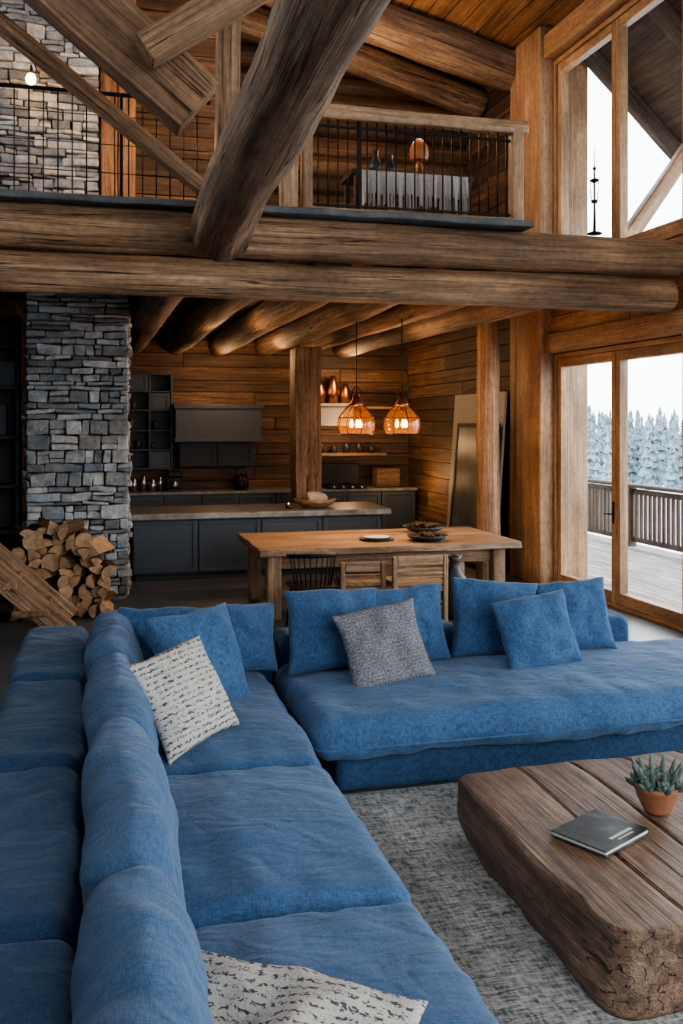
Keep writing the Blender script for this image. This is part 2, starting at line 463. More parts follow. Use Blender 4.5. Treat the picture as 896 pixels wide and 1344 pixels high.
# roof rafters
mb=MB()
for y,r,dz in ((12.0,.3,.0),(13.2,.24,-.1),(8.6,.25,-.1),(5.2,.25,-.1),(1.5,.25,-.1)):
    for a,bq in ((RX,XR),(RX,XL)):
        log(mb,(a,y,rz(a)-r+dz),(bq,y,rz(bq)-r+dz),r,r*.93,mat=0,cap=1,seg=30,n=50)
mb.obj('roof_rafter_logs',[W_old,E_log])
# loft back wall: stacked half logs
mb=MB();z=3.95
while z<8.6:
    r=U(.15,.19);log(mb,(.45,13.9,z+r),(XR,13.9,z+r),r,r,seg=16,n=20,rnd=R());z+=2*r-.02
box(mb,XL,XR,14.0,14.15,3.93,8.3)
mb.obj('wall_loft',[W_wall])

# ------------------------------------------------------------------ beams
mb=MB();log(mb,(XL,8.2,3.345),(5.52,8.2,3.365),.170,.163,seg=44,n=130,mat=0,cap=1,rnd=.7);
mb.obj('loft_edge_log_lower',[W_beam,E_log])
mb=MB();log(mb,(XL,8.2,3.74),(5.60,8.2,3.73),.195,.185,seg=44,n=130,mat=0,cap=1,rnd=.5);
mb.obj('loft_edge_log_upper',[W_beam,E_log])
mb=MB();V,F=rbox(8.6,.5,.06,.012,1,(60,1,1))
for p in V:p.z+=noise.noise(p*3)*.008;p.y+=noise.noise(p*2)*.02
mb.add(V,F,Matrix.Translation((-.35,8.22,3.95)),smooth=False);mb.obj('trim_1',[M_slate])
mb=MB()
for x,r in ((-2.7,.19),(.68,.2),(1.38,.19),(2.12,.2),(2.885,.19),(3.6,.18),(4.4,.19)):
    log(mb,(x,8.38,3.46),(x+U(-.05,.05),YB,3.46),r,r*.9,mat=0,cap=1,seg=24,n=50)
mb.obj('ceiling_joist_logs',[W_old,E_log])
mb=MB();log(mb,(1.0,2.0,4.07),(.985,7.93,3.72),.205,.25,seg=56,n=170,wob=.08,mat=0,cap=1,rnd=1.0,bend=.05);mb.obj('carrying_log_beam',[W_old,E_log])
mb=MB();log(mb,(4.97,11.4,0),(4.97,11.4,3.66),.16,.15,seg=32,n=40,mat=0,cap=1,rnd=.8);mb.obj('log_post',[W_beam,E_log])
mb=MB();beam(mb,(3.09,13.95,0),(3.09,13.95,3.24),.42,.4,mat=0,r=.03,wob=.03,rnd=1.0);mb.obj('hewn_post',[W_old])
# upper left timber braces
mb=MB();log(mb,(-.95,7.6,5.34),(.83,7.6,4.0),.078,.07,mat=0);mb.obj('brace_pole',[W_beam])
mb=MB();beam(mb,(-2.0,6.5,6.45),(.68,6.5,4.26),.26,.42,mat=0,r=.012,rnd=.2);mb.obj('timber_brace',[W_beam])
mb=MB();beam(mb,(.30,6.2,4.50),(2.4,6.2,5.98),.22,.2,mat=0,r=.012,rnd=.1);mb.obj('timber_brace',[W_beam])
mb=MB();beam(mb,(1.12,8.32,3.98),(1.16,8.32,7.9),.22,.2,mat=0,rnd=.4);mb.obj('king_post',[W_beam])

# ------------------------------------------------------------------ stone column
def stone_face(mb,u0,u1,z0,z1,fn,depth=.14,seed=0):
    z=z0
    while z<z1-.02:
        h=min(random.choice([.05,.06,.08,.1,.12,.16])*U(.85,1.15),z1-z)
        if z1-z-h<.04:h=z1-z
        u=u0-U(0,.15)
        while u<u1:
            w=U(.12,.48)*(1 if h<.12 else .75);a=max(u,u0);bq=min(u+w,u1)
            if u1-bq<.07:bq=u1
            if bq-a>.04:
                parts=[(0,h)]
                if h>.09 and R()<.4:
                    s=h*U(.35,.65);parts=[(0,s),(s,h)]
                for (h0,h1) in parts:
                    hh=h1-h0
                    V,F=rbox(bq-a-.009,depth,hh-.009,.016,2,(3,1,2));sd=U(0,99)
                    tl=U(-.08,.08)
                    for p in V:
                        q=noise.noise_vector(Vector((p.x*6+sd,p.y*6,p.z*9)));p+=Vector((q.x*.018,q.y*.03,q.z*.016+p.x*tl))
                    mb.add(V,F,fn((a+bq)/2,z+(h0+h1)/2,U(-.03,.035))@Matrix.Rotation(rad(U(-1.5,1.5)),4,'Y'),smooth=False,mat=0)
            u=bq if bq>u else u+.1
            if bq>=u1:break
        z+=h
def stone_col(name,x0,x1,y0,y1,z0,z1):
    mb=MB()
    box(mb,x0+.05,x1-.05,y0+.05,y1-.02,z0,z1,mat=1)
    stone_face(mb,x0,x1,z0,z1,lambda u,z,d:T(u,y0+.05-d,z))
    stone_face(mb,y0+.12,y1,z0,z1,lambda u,z,d:T(x1-.05+d,u,z,rz=90))
    stone_face(mb,y0+.12,y1,z0,z1,lambda u,z,d:T(x0+.05-d,u,z,rz=90))
    return mb.obj(name,[M_stone,M_mort])
stone_col('stone_chimney',-.79,.372,11.5,12.5,0,3.64)
stone_col('stone_wall_upper',-2.6,.03,11.5,12.3,3.95,8.0)
mb=MB();
for i in range(2): beam(mb,(.15+.21*i,11.6,3.95),(.15+.21*i,11.6,8),.2,.2,rnd=.7)
boards_x(mb,11.9,11.98,.45,1.6,3.95,8,.25,1)
mb.obj('wall_loft_panel',[W_warm,W_wall])

# ------------------------------------------------------------------ loft railings
mb=MB()
X0,X1,Y=1.84,4.02,8.5
beam(mb,(X0-.1,Y,5.0),(X1+.1,Y,5.0),.12,.13,0);beam(mb,(X0,Y,4.06),(X1,Y,4.06),.12,.1,0)
beam(mb,(X0+.05,Y,4.0),(X0+.05,Y,5.0),.1,.1,0);beam(mb,(X1-.02,Y,3.98),(X1-.02,Y,5.0),.12,.12,0)
beam(mb,(1.72,Y,3.98),(1.72,Y,5.0),.16,.16,0)
box(mb,X0+.1,X1-.08,Y-.01,Y+.01,4.86,4.885,.003,mat=1);box(mb,X0+.1,X1-.08,Y-.01,Y+.01,4.13,4.15,.003,mat=1)
x=X0+.16
while x<X1-.1:
    tube(mb,[(x,Y,4.1),(x,Y,4.95)],.0075,6,1);x+=.095
box(mb,X0+.55,X0+.58,Y-.015,Y+.015,4.1,4.95,.003,mat=1)
mb.obj('loft_railing',[W_glu,M_black])
mb=MB()
x=-3.2
box(mb,-3.2,1.0,Y-.015,Y+.015,4.98,5.01,.004);box(mb,-3.2,1.0,Y-.012,Y+.012,4.05,4.07,.004)
while x<1.0:
    tube(mb,[(x,Y,3.98),(x,Y,5.0)],.006,6);x+=.12
for z in (4.3,4.55,4.8): tube(mb,[(-3.2,Y,z),(1.0,Y,z)],.004,6)
for x in (-2.4,-1.1,.2): box(mb,x,x+.03,Y-.02,Y+.02,3.98,5.0,.004)
mb.obj('cable_railing',[M_black])
# loft console with fringed throw and lamp
mb=MB()
box(mb,2.60,3.98,9.5,10.0,4.72,4.78,mat=0)
for x in (2.64,3.88):
    for y in (9.53,9.92): box(mb,x,x+.06,y,y+.06,3.935,4.72,mat=0)
V=[];F=[];nx=120;prof=[(9.9,4.79),(9.55,4.79),(9.485,4.76),(9.47,4.65),(9.47,4.52),(9.47,4.36)]
for i in range(nx+1):
    x=2.70+1.2*i/nx
    for j,(y,z) in enumerate(prof): V.append((x,y-((.04*math.sin(i*.5)+.02*math.sin(i*1.3))*(j-2)/2 if j>2 else 0)-.005,z+(U(-.06,.04)+.06*math.sin(i*.1)+.03*math.sin(i*.33) if j==5 else 0)))
for i in range(nx):
    for j in range(5):
        if j==4 and i%3==2: continue
        a=i*6+j;F.append([a,a+1,a+7,a+6])
mb.add(V,F,mat=1)
mb.obj('console_table',[W_wall,M_throw])
mb=MB();lathe(mb,[(0,0),(.09,0),(.09,.02),(.03,.05),(.05,.12),(.02,.2),(.02,.24)],3.45,9.8,4.80,mat=0)
lathe(mb,[(.09,.2),(.11,.26),(.10,.34),(.06,.41),(.02,.44)],3.45,9.8,4.80,mat=1);mb.obj('table_lamp',[M_copper,M_bulb2])
for vx,s in ((2.95,1),(3.12,.85)):
    mb=MB();lathe(mb,[(0,0),(.06*s,0),(.075*s,.12*s),(.03*s,.2*s),(.035*s,.27*s),(0,.27*s)],vx,9.8,4.80);mb.obj('ceramic_vase',[M_dark])
# iron lantern stand on beam
mb=MB();cx,cy,cz=4.69,8.2,3.935
lathe(mb,[(0,0),(.07,0),(.07,.012),(.015,.03),(.009,.3),(.03,.31),(.03,.33),(.009,.34),(.009,.5),(.045,.52),(.045,.53),(.009,.545),(.008,.62),(.02,.64),(.006,.66),(.003,.86),(0,.87)],cx,cy,cz)
for a in range(6):
    q=a*math.pi/3;tube(mb,[(cx+.028*math.cos(q),cy+.028*math.sin(q),cz+.32),(cx+.045*math.cos(q),cy+.045*math.sin(q),cz+.42),(cx+.043*math.cos(q),cy+.043*math.sin(q),cz+.52)],.004,6)
mb.obj('iron_lantern_stand',[M_black])

# ------------------------------------------------------------------ outside
flat('ground',-200,400,-100,500,-2.3,-2.2,M_snow)
mb=MB();x=XR+.32
while x<9.1:
    box(mb,x+.004,x+.136,-3,17,-.08,-.03,.006);x+=.14
for y in (-2,2,6,10,14,16.8): box(mb,XR+.32,9.1,y-.08,y+.08,-2.2,-.08)
mb.obj('deck',[W_deck])
mb=MB()
def rail(A,B,post=2.2):
    A=Vector(A);B=Vector(B);L=(B-A).length;d=(B-A)/L
    beam(mb,A+Vector((0,0,1.02)),B+Vector((0,0,1.02)),.16,.06,wob=.002);beam(mb,A+Vector((0,0,.92)),B+Vector((0,0,.92)),.04,.09,wob=.002);beam(mb,A+Vector((0,0,.1)),B+Vector((0,0,.1)),.04,.09,wob=.002)
    n=int(L/post)
    for i in range(n+1):
        p=A+d*(L*i/n);box(mb,p.x-.07,p.x+.07,p.y-.07,p.y+.07,-.03,1.0)
    k=int(L/.13)
    for i in range(k):
        p=A+d*(L*(i+.5)/k);box(mb,p.x-.022,p.x+.022,p.y-.03,p.y+.03,.1,.92,.004)
rail((8.95,-2.9,0),(8.95,16.9,0));rail((6.1,16.9,0),(8.85,16.9,0))
mb.obj('deck_railing',[W_rail])
mb=MB()
beam(mb,(6.15,11.3,-.02),(6.15,11.3,7.0),.28,.28,0)
mb.obj('porch_post',[W_glu])
mb=MB()
for y in [ -2.5+1.5*i for i in range(10)]:
    beam(mb,(5.98,y,7.12),(7.75,y,5.5),.14,.2,0)
V,F=rbox(2.6,14.6,.08,.01);mb.add(V,F,T(6.85,4.0,6.53,ry=42.5),mat=0,grain='y',smooth=False)
for y in (10.0,4.2,-1.5): beam(mb,(6.0,y,4.1),(7.3,y,5.85),.16,.18,1)
mb.obj('porch_roof',[W_rail,W_glu])
# forest
mb=MB()
for i in range(620):
    a=rad(U(8,66));d=U(58,125);x=math.sin(a)*d;y=math.cos(a)*d
    h=(4.3+ (d-60)*.035)*U(.75,1.15);w=h*U(.15,.22);V=[];F=[];seg=8
    for l in range(7):
        z0=h*(.05+.135*l);z1=z0+h*(.26-.015*l);rr=w*(1-l/7.4);b0=len(V)
        for j in range(seg):
            q=2*math.pi*(j+.5*(l%2))/seg;k=rr*(U(.8,1.2) if j%2 else U(.5,.75));V.append((k*math.cos(q),k*math.sin(q),z0+U(-.12,.12)))
        V.append((0,0,min(z1,h)));
        for j in range(seg):F.append([b0+j,b0+(j+1)%seg,b0+seg])
    b0=len(V)
    for zz in (0,h*.2):
        for q in range(4): V.append((.1*math.cos(q*1.57),.1*math.sin(q*1.57),zz))
    for q in range(4):F.append([b0+q,b0+(q+1)%4,b0+4+(q+1)%4,b0+4+q])
    mb.add(V,F,Matrix.Translation((x,y,-2.2)),smooth=False)
mb.obj('pine_forest',[M_tree])

# ------------------------------------------------------------------ sofa
def cushion(mb,cx,cy,cz,sx,sy,sz,r=.09,crown=.03,rx=0,ry=0,rz_=0,mat=0,nz=.012,den=22,edge_z=0):
    nn=(max(3,int(sx*den)),max(3,int(sy*den)),max(3,int(sz*den)))
    V,F=rbox(sx,sy,sz,r,5,nn);sd=U(0,99)
    for p in V:
        u,v,w=p.x/(sx/2),p.y/(sy/2),p.z/(sz/2)
        ds=sorted([sx,sy,sz]);
        if sz==ds[0]: p.z*=1+crown/(sz/2)*(1-u*u)*(1-v*v)*1.0
        if sx==ds[0]: p.x*=1+crown/(sx/2)*(1-v**4)*(1-w*w)
        if sy==ds[0]: p.y*=1+crown/(sy/2)*(1-u*u)*(1-w*w)
        q=noise.noise_vector(Vector((p.x*2.3+sd,p.y*2.3,p.z*2.3)))*nz*1.2+noise.noise_vector(Vector((p.x*7+sd,p.y*7,p.z*7)))*nz*.8
        e=max(abs(u),abs(v))**6
        wv=noise.noise(Vector((p.x*14+sd,p.y*14,p.z*3)))*.013*e
        p+=q;p.z+=wv
        if edge_z and w>0: p.z-=edge_z*abs(v)**5
    mb.add(V,F,T(cx,cy,cz,rx,ry,rz_),mat=mat,off=Vector((sd,sd*.3,0)))
    return
mb=MB()
def fr(x0,x1,y0,y1,z0,z1,r=.05,mat=1,nz=.006,crown=.01):
    cushion(mb,(x0+x1)/2,(y0+y1)/2,(z0+z1)/2,x1-x0,y1-y0,z1-z0,r,crown,mat=mat,nz=nz)
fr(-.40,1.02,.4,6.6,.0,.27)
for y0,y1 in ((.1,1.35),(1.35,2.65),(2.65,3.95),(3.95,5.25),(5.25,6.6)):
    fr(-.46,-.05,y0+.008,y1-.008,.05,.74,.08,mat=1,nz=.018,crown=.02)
for y0,y1 in ((.4,1.78),(1.78,3.14),(3.14,4.5),(4.5,6.27)):
    fr(-.05,1.1,y0+.006,y1-.006,.22,.445,.08,mat=0,nz=.014,crown=.055)
for y0,y1 in ((.25,1.5),(1.5,2.68),(2.68,3.9),(3.9,5.1),(5.1,6.25)):
    cushion(mb,.115,(y0+y1)/2,.665,.20,y1-y0+.02,.50,.08,.05,ry=-13,rz_=U(-2.5,2.5),rx=U(-2,2),mat=0,nz=.024,edge_z=.045)
fr(1.32,4.8,5.12,6.6,0,.27)
fr(1.16,4.86,4.98,6.3,.23,.465,.095,mat=0,nz=.018,crown=.045)
for x0,x1 in ((-.05,1.2),(1.2,2.56),(2.56,3.92)):
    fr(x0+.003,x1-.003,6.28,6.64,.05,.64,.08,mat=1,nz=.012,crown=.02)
def piping(x0,x1,y0,y1,z,r=.09):
    pts=[];n=8
    for cx,cy,a0 in ((x1-r,y0+r,-90),(x1-r,y1-r,0),(x0+r,y1-r,90),(x0+r,y0+r,180)):
        for k in range(n+1):
            a=rad(a0+90*k/n);pts.append((cx+r*math.cos(a),cy+r*math.sin(a),z))
    tube(mb,pts,.007,6,mat=0,closed=True)
piping(1.155,4.865,4.975,6.3,.30)
mb.obj('sectional_sofa',[M_blue,M_blued])

def pillow(name,cx,cy,cz,w,h,t,yaw,lean,roll,mat,n=38):
    mb=MB();V=[];F=[];sd=U(0,99)
    def pt(i,j,s):
        u=-1+2*i/n;v=-1+2*j/n
        u=math.sin(u*math.pi/2)*.35+u*.65;v=math.sin(v*math.pi/2)*.35+v*.65
        th=t/2*(max(0,(1-u*u))*max(0,(1-v*v)))**.42
        x=w/2*u*(1-.10*(1-v*v));z=h/2*v*(1-.10*(1-u*u))
        q=noise.noise_vector(Vector((x*4+sd,s*2,z*4)))
        q2=noise.noise_vector(Vector((x*10+sd,s*2+4,z*10)))
        k=th/(t/2)
        sag=-.02*max(0,v)*(u*u)
        return Vector((x+q.x*.018,s*th+(q.y*.05+q2.y*.028)*k,z+q.z*.024+q2.z*.007+sag))
    idx={}
    for s in (-1,1):
        for i in range(n+1):
            for j in range(n+1):
                if s==1 and (i in(0,n) or j in (0,n)): idx[(s,i,j)]=idx[(-1,i,j)];continue
                idx[(s,i,j)]=len(V);V.append(pt(i,j,s))
        for i in range(n):
            for j in range(n):
                F.append([idx[(s,i,j)],idx[(s,i+1,j)],idx[(s,i+1,j+1)],idx[(s,i,j+1)]])
    M=Matrix.Translation((cx,cy,cz))@Matrix.Rotation(rad(yaw),4,'Z')@Matrix.Rotation(rad(-lean),4,'X')@Matrix.Rotation(rad(roll),4,'Y')
    mb.add(V,F,M)
    return mb.obj(name,[mat])
pillow('throw_pillow',1.52,6.02,.73,.66,.57,.26,4,16,2,M_blue)
pillow('throw_pillow',2.02,6.07,.73,.62,.55,.24,-4,14,-3,M_blue)
pillow('gray_throw_pillow',1.76,5.66,.70,.56,.53,.19,2,24,-9,M_gry)
pillow('throw_pillow',2.69,6.05,.745,.64,.56,.25,-5,14,4,M_blue)
pillow('throw_pillow',2.83,5.70,.715,.56,.52,.19,3,20,-7,M_blue)
pillow('throw_pillow',3.28,6.03,.73,.56,.53,.22,-8,16,-5,M_blue)
pillow('throw_pillow',.58,5.48,.735,.62,.60,.23,34,24,0,M_blue)
pillow('throw_pillow',.95,6.02,.71,.38,.47,.18,8,14,2,M_blue)
pillow('throw_pillow',.42,6.08,.71,.6,.46,.2,12,14,4,M_blue)
pillow('patterned_throw_pillow',.44,4.86,.70,.55,.54,.17,40,30,-5,M_pat)
pillow('patterned_throw_pillow',.40,2.20,.555,.66,.58,.16,-32,68,2,M_pat)

# ------------------------------------------------------------------ rug + coffee table
mb=MB();V,F=rbox(3.8,4.6,.018,.006,1,(30,40,1))
mb.add(V,F,Matrix.Translation((2.98,2.78,.0105)));mb.obj('area_rug',[M_rug])
mb=MB()
sx,sy=1.9,1.54
seams=[-.62,-.30,.02,.34,.66]
xs=set(axc(sx,.08,5,26))
for s in seams:
    for d in (-.011,-.004,.004,.011): xs.add(s+d)
xs=sorted(xs);ys=axc(sy,.08,5,44)
TH=.318
zs=[0,.02,.05,.09,.13,.17,.21,.25,.28,.30,.312,TH]
V,F=lattice(xs,ys,zs)
def inset(z):
    t=z/TH
    top=.016*max(0,(t-.90)/.10)**2.2; bot=.03*max(0,(.3-t)/.3)**1.3
    return top+bot
Rr=.08
for p in V:
    hx,hy=sx/2-Rr,sy/2-Rr
    cx=max(-hx,min(hx,p.x));cy=max(-hy,min(hy,p.y));dx,dy=p.x-cx,p.y-cy
    m=max(abs(dx),abs(dy));l=math.hypot(dx,dy)
    if l>1e-9: dx,dy=dx/l*m,dy/l*m
    z=p.z
    ox,oy=p.x,p.y
    ins=inset(z)
    x=(cx+dx)*(1-ins/(sx/2));y=(cy+dy)*(1-ins/(sy/2))
    edge=max(abs(ox)/(sx/2),abs(oy)/(sy/2))
    q=noise.noise_vector(Vector((x*1.8,y*1.8,z*4)));q2=noise.noise_vector(Vector((x*6,y*6,z*11+4)))
    e=edge**8
    x+=(q.x*.04+q2.x*.018)*e;y+=(q.y*.04+q2.y*.018)*e
    if z>TH-.001:
        g=min(abs(ox-s) for s in seams)
        if g<.006:z-=.02
        z+=noise.noise(Vector((ox*1.2,oy*1.2,0)))*.008-.004*e+noise.noise(Vector((ox*9,oy*1.5,3)))*.003
        x+=.02*math.sin(oy*2.2)*(1-e)
    p[:]=(x,y,z)
mb.add(V,F,Matrix.Translation((2.68,3.66,.0195)),grain='y',smooth=True,rnd=.7)
mb.obj('coffee_table',[W_coffee])
ZT=.340
mb=MB();M=T(2.08,3.59,ZT+.003,rz=27)
V,F=rbox(.33,.27,.004,.001);mb.add(V,F,M,mat=0,smooth=False)
V,F=rbox(.32,.26,.016,.002);mb.add(V,F,M@Matrix.Translation((.002,0,.010)),mat=1,smooth=False)
V,F=rbox(.33,.27,.004,.001);mb.add(V,F,M@Matrix.Translation((0,0,.020)),mat=0,smooth=False)
V,F=rbox(.16,.016,.0008,.0002);mb.add(V,F,M@Matrix.Translation((.03,-.08,.0226)),mat=1,smooth=False)
V,F=rbox(.11,.008,.0008,.0002);mb.add(V,F,M@Matrix.Translation((.03,-.105,.0226)),mat=1,smooth=False)
mb.obj('hardcover_book',[M_book,M_paper])
mb=MB();px,py,pz=2.46,3.75,ZT
lathe(mb,[(0,0),(.055,0),(.06,.01),(.085,.06),(.098,.10),(.103,.105),(.103,.125),(.092,.125),(.088,.1),(0,.1)],px,py,pz,mat=0)
lathe(mb,[(0,.102),(.089,.1)],px,py,pz,mat=2)
for k in range(13):
    if k<5: ox,oy=.045*math.cos(k*1.26),.045*math.sin(k*1.26)
    elif k<12: ox,oy=.085*math.cos(k*.9),.085*math.sin(k*.9)
    else: ox=oy=0
    for l in range(16):
        a=l*2.4
        L=.055*(1-.02*l)*U(.85,1.2);
        d=Vector((math.cos(a)*(1.25-l/16),math.sin(a)*(1.25-l/16),.35+l/16*1.1)).normalized()
        b0=Vector((px+ox,py+oy,pz+.11+.02*l/16))
        tube(mb,[b0,b0+d*L*.35,b0+d*L*.75+Vector((0,0,.003)),b0+d*L+Vector((0,0,.008))],[.006,.012,.010,.001],6,mat=1,rnd=R())
for k in range(12):
    a=k*.53+.2;rr=.06;b0=Vector((px+rr*math.cos(a),py+rr*math.sin(a),pz+.11));d=Vector((math.cos(a)*.5,math.sin(a)*.5,1)).normalized()
    pts=[b0+d*(.024*i*U(.95,1.1)) for i in range(6)];tube(mb,pts,[.010,.012,.012,.011,.009,.003],6,mat=1,rnd=R())
mb.obj('potted_succulent',[M_terra,M_leaf,M_soil])

# ------------------------------------------------------------------ dining table
mb=MB()
Zd=.77
yy=9.66
for k in range(4):
    w=1.6/4;V,F=rbox(2.98,w-.006,.075,.014,2,(40,2,1))
    for p in V:
        if (k==0 and p.y<-.1): p.y+=noise.noise(Vector((p.x*1.6,3,p.z*8)))*.05
        p.x+=noise.noise(Vector((k*5,p.y*3,p.z)))*.02 if abs(p.x)>1.4 else 0
        p.z+=noise.noise(Vector((p.x*2,k*3,0)))*.004
    mb.add(V,F,Matrix.Translation((3.14,yy+w/2,Zd-.038)));yy+=w
for x in (1.83,4.40):
    for y in (9.86,11.06): beam(mb,(x,y,0),(x,y,.70),.15,.15,0,wob=.012)
    beam(mb,(x,9.8,.62),(x,11.12,.62),.10,.13,0);
for y in (9.9,11.0): beam(mb,(1.8,y,.60),(4.45,y,.60),.06,.14,0)
beam(mb,(1.83,10.46,.16),(4.4,10.46,.16),.12,.12,0)
mb.obj('dining_table',[W_table])
def lb(mb,M,x0,x1,y0,y1,z0,z1,mat=0,r=.008):
    V,F=rbox(x1-x0,y1-y0,z1-z0,r);s=[x1-x0,y1-y0,z1-z0]
    mb.add(V,F,M@Matrix.Translation(((x0+x1)/2,(y0+y1)/2,(z0+z1)/2)),mat=mat,smooth=False,grain='xyz'[s.index(max(s))])
def black_chair(x,y,rz_):
    mb=MB();M=T(x,y,0,rz=rz_)
    V,F=rbox(.46,.44,.035,.017,2,(4,4,1));mb.add(V,F,M@Matrix.Translation((0,0,.45)))
    for sx_ in (-1,1):
        for sy_ in (-1,1): tube(mb,[M@Vector((sx_*.17,sy_*.16,.44)),M@Vector((sx_*.22,sy_*.21,0))],[.016,.011],8)
    arc=[M@Vector((.27*math.cos(a)*.92,-.02-.22*math.sin(a),.76+.02*math.sin(a))) for a in [math.pi*i/12 for i in range(13)]]
    tube(mb,arc,.022,8)
    for i in range(1,12,1):
        a=math.pi*i/12;tube(mb,[M@Vector((.19*math.cos(a),-.04-.15*math.sin(a),.46)),arc[i]],.007,6)
    tube(mb,[M@Vector((-.2,.0,.2)),M@Vector((.2,0,.2))],.008,6)
    mb.obj('black_dining_chair',[M_black])
def wood_chair(x,y,rz_,w=.5,top=.76):
    mb=MB();M=T(x,y,0,rz=rz_)
    for s in (-1,1):
        lb(mb,M,s*w/2-.025,s*w/2+.025,-.24,-.19,0,top);lb(mb,M,s*w/2-.025,s*w/2+.025,.17,.22,0,.44)
        lb(mb,M,s*w/2-.02,s*w/2+.02,-.19,.17,.2,.24)
    lb(mb,M,-w/2,w/2,-.22,.24,.43,.475)
    lb(mb,M,-w/2+.03,w/2-.03,-.235,-.2,top-.1,top);
    for i in range(3):
        z=.5+i*(top-.62)/3;lb(mb,M,-w/2+.025,w/2-.025,-.23,-.205,z,z+(top-.62)/3-.006)
    lb(mb,M,-w/2+.02,w/2-.02,-.22,-.19,.36,.42);lb(mb,M,-w/2+.02,w/2-.02,.18,.21,.36,.42)
    mb.obj('wooden_dining_chair',[W_table])
black_chair(2.12,9.3,0)
wood_chair(3.2,9.3,3,.56,.74);wood_chair(2.66,9.42,-6,.42,.68)
mb=MB();lathe(mb,[(0,0),(.09,0),(.13,.12),(.15,.3),(.12,.45),(.06,.55),(.055,.62),(.08,.68),(.06,.68),(.04,.6),(0,.5)],3.72,9.42,0);mb.obj('floor_vase',[M_dark])
mb=MB();lathe(mb,[(0,0),(.14,0),(.2,.015),(.2,.022),(.14,.012),(0,.01)],3.08,10.2,Zd+.002);lathe(mb,[(0,.02),(.1,.02),(.15,.035),(.15,.04),(.1,.03),(0,.03)],3.08,10.2,Zd+.002,mat=1);mb.obj('plate_stack',[M_dark,M_white])
mb=MB();lathe(mb,[(0,0),(.12,0),(.2,.03),(.24,.06),(.23,.06),(.18,.035),(0,.02)],3.62,10.0,Zd+.002);lathe(mb,[(0,.0),(.1,0),(.15,.02),(.12,.02),(0,.012)],3.62,10.0,Zd+.03)
for i in range(26):
    a=U(0,6.28);r=U(0,.13);p=Vector((3.62+r*math.cos(a),10.0+r*math.sin(a),Zd+.05));tube(mb,[p,p+Vector((U(-.05,.05),U(-.05,.05),.02)),p+Vector((U(-.09,.09),U(-.09,.09),.04))],[.01,.014,.004],6,mat=1,rnd=R())
mb.obj('serving_bowl',[M_dark,W_bark])
mb=MB();lathe(mb,[(0,0),(.1,0),(.19,.03),(.26,.08),(.25,.08),(.18,.04),(0,.02)],3.85,10.75,Zd+.002)
for i in range(40):
    a=U(0,6.28);r=U(0,.18);p=Vector((3.85+r*math.cos(a),10.75+r*math.sin(a),Zd+.06));tube(mb,[p,p+Vector((U(-.06,.06),U(-.06,.06),.03)),p+Vector((U(-.1,.1),U(-.1,.1),.06))],[.012,.016,.004],6,mat=1,rnd=R())
mb.obj('pinecone_bowl',[M_dark,W_bark])

# ------------------------------------------------------------------ island
def shaker(mb,x0,x1,z0,z1,yf,mat=0):
    lb(mb,Matrix.Identity(4),x0,x1,yf,yf+.02,z0,z1,mat)
    w=.06
    for a in ((x0,x0+w,z0,z1),(x1-w,x1,z0,z1),(x0+w,x1-w,z1-w,z1),(x0+w,x1-w,z0,z0+w)):
        lb(mb,Matrix.Identity(4),a[0],a[1],yf-.018,yf+.001,a[2],a[3],mat,.003)
mb=MB();box(mb,.46,3.9,12.66,13.66,.08,.82,mat=0);box(mb,.5,3.86,12.72,13.6,0,.08,mat=1)
n=4
for i in range(n):
    x0=.47+i*(3.42/n);shaker(mb,x0+.01,x0+3.42/n-.01,.11,.80,12.645)
V,F=rbox(3.62,1.2,.085,.015,2,(40,6,1))
for p in V:
    if abs(p.y)>.55:p.y+=noise.noise(Vector((p.x*3,p.z*9,0)))*.015
mb.add(V,F,Matrix.Translation((2.2,13.12,.86)),mat=2,smooth=False)
mb.obj('kitchen_island',[M_cab,M_cabd,M_top])
mb=MB();lathe(mb,[(0,0),(.16,0),(.25,.05),(.31,.12),(.29,.12),(.22,.06),(0,.03)],3.0,12.95,.905)
mb.obj('wooden_bowl',[W_beam])
mb=MB();V,F=rbox(.3,.24,.15,.07,4,(4,4,2))
for p in V:p+=noise.noise_vector(p*6)*.03
mb.add(V,F,Matrix.Translation((3.02,12.98,1.04)));mb.obj('linen_napkins',[M_bread])
mb=MB();lathe(mb,[(0,0),(.04,0),(.045,.06),(.04,.06),(.035,.01),(0,.01)],2.6,12.85,.906,mat=0);lathe(mb,[(0,.01),(.03,.01),(.03,.045),(0,.045)],2.6,12.85,.906,mat=1);lathe(mb,[(0,.045),(.006,.052),(.005,.065),(0,.08)],2.6,12.85,.906,mat=2,seg=12)
mb.obj('candle',[M_dark,M_white,M_bulb])

# back counter
mb=MB();box(mb,.45,5.6,16.08,16.68,.08,.88,mat=0);box(mb,.4,5.62,16.03,16.69,.88,.93,mat=1)
for i in range(8): shaker(mb,.47+i*.64,.47+i*.64+.62,.1,.86,16.06)
mb.obj('kitchen_counter',[M_cab,M_top])
mb=MB();X0,X1=.47,1.27
for x in (X0,X0+.4,X1-.03): box(mb,x,x+.03,16.35,16.68,1.3,2.95)
for z in (1.3,1.62,1.95,2.3,2.62,2.92): box(mb,X0,X1,16.35,16.68,z,z+.03)
box(mb,X0,X1,16.66,16.69,1.3,2.95,mat=1)
for i,z in enumerate((1.33,2.33)): shaker(mb,X0+.43,X1-.04,z,z+.28,16.37,0)
shaker(mb,X0+.04,X0+.39,2.65,2.92,16.37,0)
for (x,z,h) in ((.55,1.65,.12),(.7,1.65,.16),(.95,1.65,.1),(.58,1.98,.2),(1.0,1.98,.16),(.62,2.33,.14)):
    lathe(mb,[(0,0),(.05,0),(.055,h*.7),(.03,h),(0,h)],x,16.5,z+.0,mat=2,rnd=R())
mb.obj('wall_shelf_unit',[M_cab,M_cabd,M_hood])
